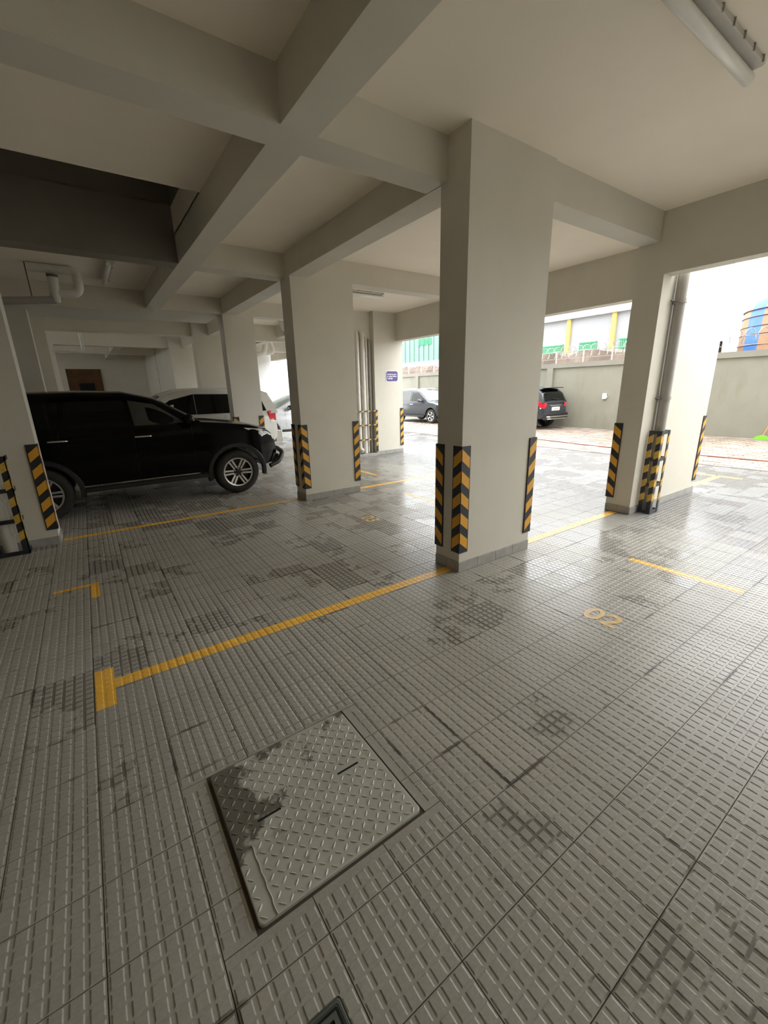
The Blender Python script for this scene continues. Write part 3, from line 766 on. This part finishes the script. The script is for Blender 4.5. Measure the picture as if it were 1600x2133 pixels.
    # arch mouldings, sills
    if P.get('flare'):
        for c in (xf, xr):
            for s in (-1, 1):
                F = MB(); n = 18; vs = []
                for k in range(n+1):
                    a = PI*(-.06+1.12*k/n)
                    for rad, yy in ((ar-.012, w*.93), (ar-.010, w+.022), (ar+.045, w+.018), (ar+.062, w*.985)):
                        vs.append((c+rad*math.cos(a), s*yy, r+rad*math.sin(a)))
                F.add(vs, [(k*4+i, k*4+i+1, k*4+5+i, k*4+4+i) for k in range(n) for i in range(3)])
                F.build('arch_moulding', M['plastic' if P['flare'] == 1 else P['paint']], car, 50)
    for s in (-1, 1):
        MB().bevbox((xr+ar+.05, min(s*w*.93, s*(w+.03)), sill-.05), (xf-ar-.05, max(s*w*.93, s*(w+.03)), sill+.02), .012).build('running_board', M['plastic'], car)
        for dx, dz in P['handles']:
            yy = s*(w*.985)
            MB().tube(bend([(dx-.115, yy, dz), (dx-.10, yy+s*.035, dz+.004), (dx+.10, yy+s*.035, dz+.004), (dx+.115, yy, dz)], .03), .014, 8).build('door_handle', M[P.get('hm', 'chrome')], car, 50)
        mx, mz = P['mirror']; yb = side(mx, mz)
        mm = MB().tube([(mx+.06, s*(yb+.02), mz-.02), (mx+.06, s*(yb+.08), mz), (mx+.05, s*(yb+.22), mz+.01), (mx+.05, s*(yb+.26), mz+.01)], [.03, .075, .082, .03], 12).build('mirror', M[P.get('mm', P['paint'])], car, 60)
        MB().bevbox((mx+.115, min(s*(yb+.07), s*(yb+.23)), mz-.02), (mx+.132, max(s*(yb+.07), s*(yb+.23)), mz+.02), .004).build('mirror_trim', M['chrome'], mm)
        for sx in P['seams']:
            q = MB()
            for k in range(6):
                za, zb_ = lerp(sill+.02, belt-.01, k/6), lerp(sill+.02, belt-.01, (k+1)/6)
                def ww(z):
                    f = (z-sill)/(belt-sill)
                    for (f0, g0), (f1, g1) in zip(Z, Z[1:]):
                        if f <= f1: return hwid(sx)*lerp(g0, g1, (f-f0)/(f1-f0))
                    return hwid(sx)*.955
                q.add([(sx-.003, s*(ww(za)+.0015), za), (sx+.003, s*(ww(za)+.0015), za), (sx+.003, s*(ww(zb_)+.0015), zb_), (sx-.003, s*(ww(zb_)+.0015), zb_)], [(0, 1, 2, 3)])
            q.build('door_seam', M['darkgap'], car)
        # headlamp and tail lamp blocks wrapped round the corners
        def wrap(poly, nm, mat, proud=.008):
            vs = []
            for x, z in poly: vs.append((x, s*(hwid(x)*.972+proud), z))
            n = len(poly); vs += [(x-.0, s*(hwid(x)*.80), z) for x, z in poly]
            MB().add(vs, [tuple(range(n))]+[(a, (a+1) % n, n+(a+1) % n, n+a) for a in range(n)]).build(nm, M[mat], car)
        for poly, nm, mat in P['wraps']: wrap(poly, nm, mat)
    for (a, b, nm, mat) in P['boxes']:
        MB().bevbox(a, b, min(.012, *(abs(b[i]-a[i])*.3 for i in range(3)))).build(nm, M[mat], car)
    for pts, rad, nm, mat in P.get('tubes', ()): MB().tube(bend(pts, .06), rad, 10).build(nm, M[mat], car, 50)
    for a, nm, txt, sz, mat in P.get('texts', ()):
        t_ = link(nm, textmesh(txt, sz, nm, M[mat], .001, 'CENTER'), car, a[:3]); t_.rotation_euler = a[3]
    return car
M['rubber_tyre'] = plain('tyre_rubber', (.028, .027, .024), .75, var=.2, scale=9)

SUV = dict(w=.90, xf=1.345, xr=-1.345, r=.372, sill=.40, belt=1.20, wt=.70, ax=.1, paint='blackpaint', flare=1, double=True, spokes=6, sp0=0.0,
    bot=[(-2.30, .62), (-2.2, .52), (-1.95, .46), (-.8, .44), (.8, .44), (1.82, .44), (2.0, .46), (2.14, .60)],
    top=[(-2.30, .98), (-2.26, 1.14), (-2.15, 1.20), (-.5, 1.205), (.55, 1.225), (.86, 1.25), (1.17, 1.22), (1.64, 1.155), (1.94, 1.075), (2.05, .985), (2.12, .87), (2.15, .70)],
    roof=[(-2.26, 1.19), (-2.12, 1.50), (-1.98, 1.64), (-1.55, 1.735), (-.75, 1.75), (-.15, 1.73), (.24, 1.635), (.55, 1.455), (.90, 1.245)],
    win=[([(-.08, 1.245), (.62, 1.255), (.52, 1.34), (.22, 1.55), (-.11, 1.615)], 'glassclear'), ([(-.95, 1.245), (-.14, 1.245), (-.17, 1.62), (-.88, 1.62)], 'glass'), ([(-1.80, 1.32), (-1.01, 1.25), (-.95, 1.61), (-1.58, 1.57)], 'glass')],
    ws=(.84, .26), rg=(-2.25, -2.0), handles=[(.0, 1.085), (-1.04, 1.095)], mirror=(.60, 1.30), seams=(.70, -.12, -1.02),
    wraps=[([(1.52, 1.115), (1.80, 1.075), (1.98, 1.005), (2.09, .93), (2.10, .80), (1.98, .80), (1.84, .93)], 'headlamp', 'lens'),
           ([(2.00, .77), (2.07, .80), (2.11, .64), (2.06, .53), (1.99, .56)], 'fog_lamp_surround', 'chrome'),
           ([(-2.28, 1.12), (-2.05, 1.10), (-2.02, .95), (-2.28, .92)], 'tail_lamp', 'red')],
    boxes=[((2.12, -.42, .62), (2.18, .42, .90), 'grille', 'plastic'), ((2.15, -.45, .86), (2.19, .45, .90), 'grille_bar', 'chrome'), ((2.06, -.62, .42), (2.20, .62, .58), 'bumper_lip', 'plastic'),
           ((-2.37, -.7, .50), (-2.24, .7, .72), 'rear_bumper', 'blackpaint'), ((2.175, -.24, .60), (2.20, .24, .71), 'number_plate', 'plate')],
    tubes=[([(1.95, -.80, .40), (2.14, -.76, .46), (2.27, -.64, .60), (2.30, -.3, .64), (2.30, .3, .64), (2.27, .64, .60), (2.14, .76, .46), (1.95, .80, .40)], .042, 'nudge_bar', 'plastic')])
make_car('car', SUV, (-1.99, 5.60, 0), 0, 'large black off-road car parked at left with six double-spoke wheels')

WSUV = dict(SUV); WSUV.update(paint='whitepaint', flare=2, double=False, hm='whitepaint',
    win=[([(-.408, 1.235), (.50, 1.245), (.44, 1.33), (.10, 1.56), (-.408, 1.68)], 'glass'), ([(-1.305, 1.235), (-.418, 1.235), (-.418, 1.68), (-1.305, 1.66)], 'glass'), ([(-2.04, 1.25), (-1.315, 1.235), (-1.315, 1.655), (-1.92, 1.60)], 'glass')],
    roof=[(-2.32, 1.19), (-2.27, 1.40), (-2.15, 1.66), (-1.85, 1.765), (-.85, 1.80), (-.15, 1.78), (.18, 1.69), (.55, 1.45), (.90, 1.225)],
    wraps=[SUV['wraps'][0], ([(-2.29, 1.25), (-2.06, 1.24), (-2.10, 1.04), (-2.29, 1.00)], 'tail_lamp', 'red'), ([(-2.29, .995), (-2.11, 1.035), (-2.12, .94), (-2.29, .92)], 'reverse_lamp', 'lens')],
    boxes=[((2.12, -.42, .62), (2.18, .42, .90), 'grille', 'chrome'), ((-2.42, -.78, .46), (-2.24, .78, .74), 'rear_bumper', 'whitepaint'), ((-2.345, -.25, .80), (-2.31, .25, .92), 'number_plate', 'plate')])
make_car('car', WSUV, (-.98, 8.62, 0), PI, 'white off-road car parked behind the black one with a red tail lamp')

PICK = dict(SUV); PICK.update(paint='silverpaint', double=False, flare=0, hm='silverpaint', mm='plastic', wsm='glassgreen', wt=.66, ax=.0,
    sill=.42, belt=1.12,
    top=[(-2.30, .92), (-2.26, 1.06), (-2.15, 1.12), (-.5, 1.12), (.55, 1.13), (.95, 1.14), (1.25, 1.11), (1.6, 1.04), (1.9, .95), (2.05, .86), (2.12, .76), (2.15, .66)],
    roof=[(-1.9, 1.10), (-1.55, 1.38), (-1.2, 1.55), (-.75, 1.60), (-.2, 1.60), (.05, 1.56), (.55, 1.33), (.98, 1.12)],
    win=[([(-.40, 1.15), (.55, 1.155), (.45, 1.24), (.0, 1.49), (-.38, 1.53)], 'glassclear'), ([(-1.30, 1.15), (-.46, 1.15), (-.44, 1.53), (-1.05, 1.49)], 'glassclear')],
    ws=(.92, .12), rg=(-1.85, -1.3), mirror=(.48, 1.16), handles=[(-.27, .98), (-1.16, .98)],
    tubes=(), boxes=[((2.12, -.42, .60), (2.17, .42, .78), 'grille', 'plastic'), ((-2.37, -.7, .50), (-2.24, .7, .72), 'rear_bumper', 'silverpaint')])
make_car('car', PICK, (3.60, 12.05, 0), PI, 'silver white car with a pale green windscreen behind the columns')

CRV = dict(SUV); CRV.update(paint='navypaint', flare=0, double=False, spokes=5, w=.88, r=.345, sill=.34, belt=1.04, wt=.66, hm='chrome', xf=1.31, xr=-1.31, wsm='glassgreen',
    bot=[(-2.2, .55), (-2.1, .42), (-.8, .32), (.8, .32), (1.85, .32), (2.1, .42), (2.15, .5)],
    top=[(-2.2, .85), (-2.15, 1.0), (-2.0, 1.06), (-.5, 1.05), (.6, 1.04), (.95, 1.05), (1.4, .99), (1.8, .90), (2.05, .78), (2.15, .60)],
    roof=[(-2.18, 1.03), (-2.02, 1.40), (-1.8, 1.56), (-1.3, 1.62), (-.6, 1.645), (-.1, 1.62), (.15, 1.56), (.6, 1.28), (.98, 1.04)],
    win=[([(-.30, 1.07), (.60, 1.075), (.45, 1.20), (.05, 1.47), (-.28, 1.54)], 'glassclear'), ([(-1.2, 1.07), (-.38, 1.07), (-.36, 1.54), (-1.1, 1.53)], 'glassclear'), ([(-1.75, 1.12), (-1.28, 1.07), (-1.2, 1.52), (-1.55, 1.46)], 'glassclear')],
    ws=(.93, .18), rg=(-2.16, -1.85), mirror=(.5, 1.09), handles=[(-.2, .90), (-1.05, .90)], seams=(.65, -.34, -1.2),
    wraps=[([(1.62, .86), (1.95, .80), (2.08, .70), (2.06, .60), (1.8, .70)], 'headlamp', 'lens'), ([(-2.18, 1.02), (-1.95, 1.0), (-1.98, .78), (-2.18, .74)], 'tail_lamp', 'red')],
    boxes=[((2.12, -.4, .48), (2.17, .4, .62), 'grille', 'plastic'), ((-2.26, -.7, .40), (-2.14, .7, .62), 'rear_bumper', 'navypaint')],
    tubes=[([(-1.6, -.62, 1.60), (-1.5, -.62, 1.66), (-.2, -.62, 1.68), (0, -.62, 1.62)], .016, 'roof_rail', 'chrome'), ([(-1.6, .62, 1.60), (-1.5, .62, 1.66), (-.2, .62, 1.68), (0, .62, 1.62)], .016, 'roof_rail', 'chrome')])
make_car('car', CRV, (12.28, 14.82, 0), -PI/2, 'dark grey car in the yard seen between the sign pier and the nearest column')

RSUV = dict(CRV); RSUV.update(paint='navypaint', w=.84, wsm='glass',
    win=[(p, 'glass') for p, g_ in CRV['win']],
    wraps=[CRV['wraps'][0], ([(-2.19, 1.03), (-1.98, 1.08), (-1.92, 1.02), (-2.02, .86), (-2.19, .80)], 'tail_lamp', 'red'), ([(-2.19, .79), (-2.03, .85), (-2.05, .72), (-2.19, .68)], 'reverse_lamp', 'lens')],
    boxes=[((2.12, -.4, .48), (2.17, .4, .62), 'grille', 'plastic'), ((-2.30, -.74, .38), (-2.14, .74, .62), 'rear_bumper', 'plastic'), ((-2.225, -.26, .72), (-2.20, .26, .86), 'number_plate', 'plate'),
           ((-2.22, -.36, .90), (-2.195, .36, .935), 'tailgate_strip', 'chrome'), ((-2.08, -.62, 1.58), (-1.80, .62, 1.615), 'roof_spoiler', 'navypaint')],
    tubes=[([(-2.22, -.70, .50), (-2.36, -.62, .50), (-2.36, .62, .50), (-2.22, .70, .50)], .028, 'rear_bar', 'chrome'), ([(-2.24, -.66, .42), (-2.38, -.58, .42), (-2.38, .58, .42), (-2.24, .66, .42)], .022, 'rear_bar', 'chrome'), ([(-2.21, -.2, 1.14), (-2.17, .18, 1.19)], .010, 'wiper', 'plastic')],
    texts=[((-2.2265, 0, .755, (PI/2, 0, -PI/2)), 'plate_lettering', 'GJ 827 PC', .085, 'platetext')])
make_car('car', RSUV, (12.80, 9.75, 0), PI/2, 'black car in the yard seen from behind right of the nearest column')

# ------------------------------------------------------------------ boundary wall, fence wire, things on it
bw = MB().box((13.9, -16, -.2), (14.12, 36, 2.37)).build('wall_boundary', M['bound']); tag(bw, 'weathered grey green boundary wall of the yard', kind='structure')
MB().box((13.84, -16, 2.37), (14.18, 36, 2.55)).build('coping', M['coping'], bw)
for y in (-4.2, .0, 8.5, 12.9, 17.4): MB().box((13.82, y, -.1), (13.9, y+.28, 2.37)).build('pilaster', M['bound'], bw)
for y, lb in ((3.42, 'pale fence post below the striped tank at the right'), (6.16, 'fence post nearest the yard side column seen between the two columns'), (7.30, 'middle fence post of three seen between the two columns'),
              (8.49, 'fence post just right of the nearest column above the black car'), (16.2, 'fence post beside the nearest column above the dark grey car'), (17.3, 'middle fence post above the dark grey car'), (18.5, 'fence post nearest the sign pier above the dark grey car')):
    p = MB().tube([(13.98, y, 2.545), (13.98, y, 3.02)], .024, 8).build('fence_post', M['fencewhite']); tag(p, lb, 'post', 'fence posts on the boundary wall')
    MB().tube([(13.98, y-.16, 3.0), (13.98, y+.16, 3.0)], .014, 6).build('crossbar', M['fencewhite'], p)
for z in (2.72, 2.98):
    tag(MB().tube([(13.98, -4, z), (13.98, 20, z)], .009, 6).build('fence_wire', M['wire']), ('lower' if z < 2.8 else 'upper')+' straight wire strung along the boundary wall fence', 'wire')
cp = []
for k in range(1950):
    a = 2*PI*k/26; cp.append((13.98+.21*math.cos(a), -4+.0122*k, 2.98+.21*math.sin(a)))
tag(MB().tube(cp, .010, 5).build('razor_wire', M['wire']), 'coiled razor wire running along the top of the boundary wall', 'wire')
bx = empty('wall_box', (13.86, 6.2, 1.24), 0, 'small white box fixed to the boundary wall', 'box')
MB().bevbox((-.04, -.07, -.11), (.038, .07, .11), .01).build('housing', M['whitepaint'], bx)
MB().bevbox((-.06, -.10, -.06), (.03, -.07, .02), .008).build('socket', M['plate'], bx)

# broom
br = empty('broom', (13.63, 1.23, 0), 0, 'green broom with an orange handle leaning on the boundary wall', 'broom')
MB().prism([(-.18, .0), (.18, .0), (.13, .09), (.05, .125), (-.05, .125), (-.13, .09)], 'x', -.05, .05).build('broom_head', M['broomgreen'], br)
MB().tube([(.0, -.02, .11), (.19, -.30, 1.25)], .014, 8).build('handle', M['broomorange'], br)
tag(MB().tube(bend([(9.4, 7.2, .012), (9.3, 5.6, .012), (9.0, 3.5, .012), (9.15, 1.6, .012), (9.3, -.8, .012), (9.2, -3, .012)], .8), .014, 8).build('garden_hose', M['hose']), 'thin brown hose lying across the paved yard', 'hose')

# ------------------------------------------------------------------ neighbourhood beyond the wall
rb_ = MB(); pr_ = random.Random(3); n = 62; vs = []
for k in range(n+1):
    y = 3.6+k*.42
    vs += [(15.0, y, -.2), (15.0+pr_.uniform(-.1, .1), y, 2.3+pr_.uniform(-.1, .2)), (15.5+pr_.uniform(-.15, .15), y, 3.0+pr_.uniform(-.14, .14)), (16.6, y, 3.05+pr_.uniform(-.1, .1)), (17, y, -.2)]
rb_.add(vs, [(k*5+i, k*5+i+1, k*5+6+i, k*5+5+i) for k in range(n) for i in range(4)])
tag(rb_.build('rubble_bank', M['rubble']), 'brown rubble bank behind the boundary wall', 'bank')
bd = empty('neighbour_building', (22, 12, 0), 0, 'pale grey building with yellow pilasters and green window grilles', 'building')
MB().box((0, -3.4, -.2), (7, 5.4, 5.42)).build('facade', M['bldgrey'], bd)
MB().box((-.25, -3.6, 5.42), (7.2, 5.6, 5.55)).build('roof_edge', M['whitewall'], bd)
MB().prism([(-.2, 5.55), (3.5, 6.0), (7.2, 5.55)], 'y', -3.6, 5.6).build('roof', M['bldgrey'], bd)
for y in (-1.53-.12, 1.15-.12, 4.0): MB().box((-.12, y, -.1), (.02, y+.24, 5.42)).build('pilaster', M['bldyellow'], bd)
for y, wd_ in ((-3.1, 1.2), (-.65, 1.05), (1.45, 1.5), (3.1, .8)):
    wn_ = MB().box((-.03, y, 2.9), (.02, y+wd_, 4.05)).build('window', M['green'], bd)
    k = 0
    while k*.1 < wd_: MB().box((-.06, y+k*.1, 2.9), (-.03, y+k*.1+.035, 4.05)).build('grille_bar', M['green2'], wn_); k += 1
    for z in (3.2, 3.6, 4.0): MB().box((-.07, y, z), (-.03, y+wd_, z+.05)).build('grille_rail', M['green2'], wn_)
gf = empty('green_hoarding', (22, 18, 0), 0, 'pale green sheet hoarding with a darker green grille above the wall', 'fence')
k = 0
while k*.32 < 13: MB().box((.0 if k % 2 else .05, k*.32, 3.9), (.12, k*.32+.315, 6.2)).build('sheet', M['green'], gf); k += 1
for k in range(11): MB().box((-.05, 7.6+k*.16, 5.2), (0, 7.68+k*.16, 5.72)).build('grille_bar', M['green2'], gf)
MB().box((.0, .0, -.21), (.3, 13, 3.9)).build('plinth', M['whitewall'], gf)
MB().box((-1.5, .0, 2.2), (.0, 13, 3.2)).build('bank', M['rubble'], gf)
# striped tank
tk = empty('striped_tank', (17.4, 1.35, 2.2), 0, 'round tank wrapped in blue and tan striped sheeting beyond the wall', 'tank')
R = 1.95; ns = 20; hts = [0, .5, 1.0, 1.4, 1.75, 2.0, 2.2, 2.36, 2.45]; rad = [1, 1, 1, 1, .985, .93, .80, .55, .06]
for k in range(ns):
    q = MB(); vs = []
    for z, f in zip(hts, rad):
        for i in range(4):
            a = 2*PI*(k+i/3)/ns+.08; vs.append((R*f*math.cos(a), R*f*math.sin(a), z))
    q.add(vs, [(j*4+i, j*4+i+1, j*4+5+i, j*4+4+i) for j in range(len(hts)-1) for i in range(3)])
    q.build('sheet_strip', M['blue' if k % 2 else 'tan'], tk, 50)
for z in (.35, .62, .95, 1.2, 1.5, 1.72): MB().lathe([(R+.012, z-.012), (R+.025, z), (R+.012, z+.012)], (0, 0, 0), 'z', 48).build('tie_band', M['tie'], tk)
MB().lathe([(.35, 2.42), (.35, 2.55), (.2, 2.58), (0, 2.58)], (0, 0, 0), 'z', 20).build('lid', M['tan'], tk)
MB().lathe([(R*1.02, -2.2), (R*1.02, 0)], (0, 0, 0), 'z', 32).build('stand', M['rubble'], tk)
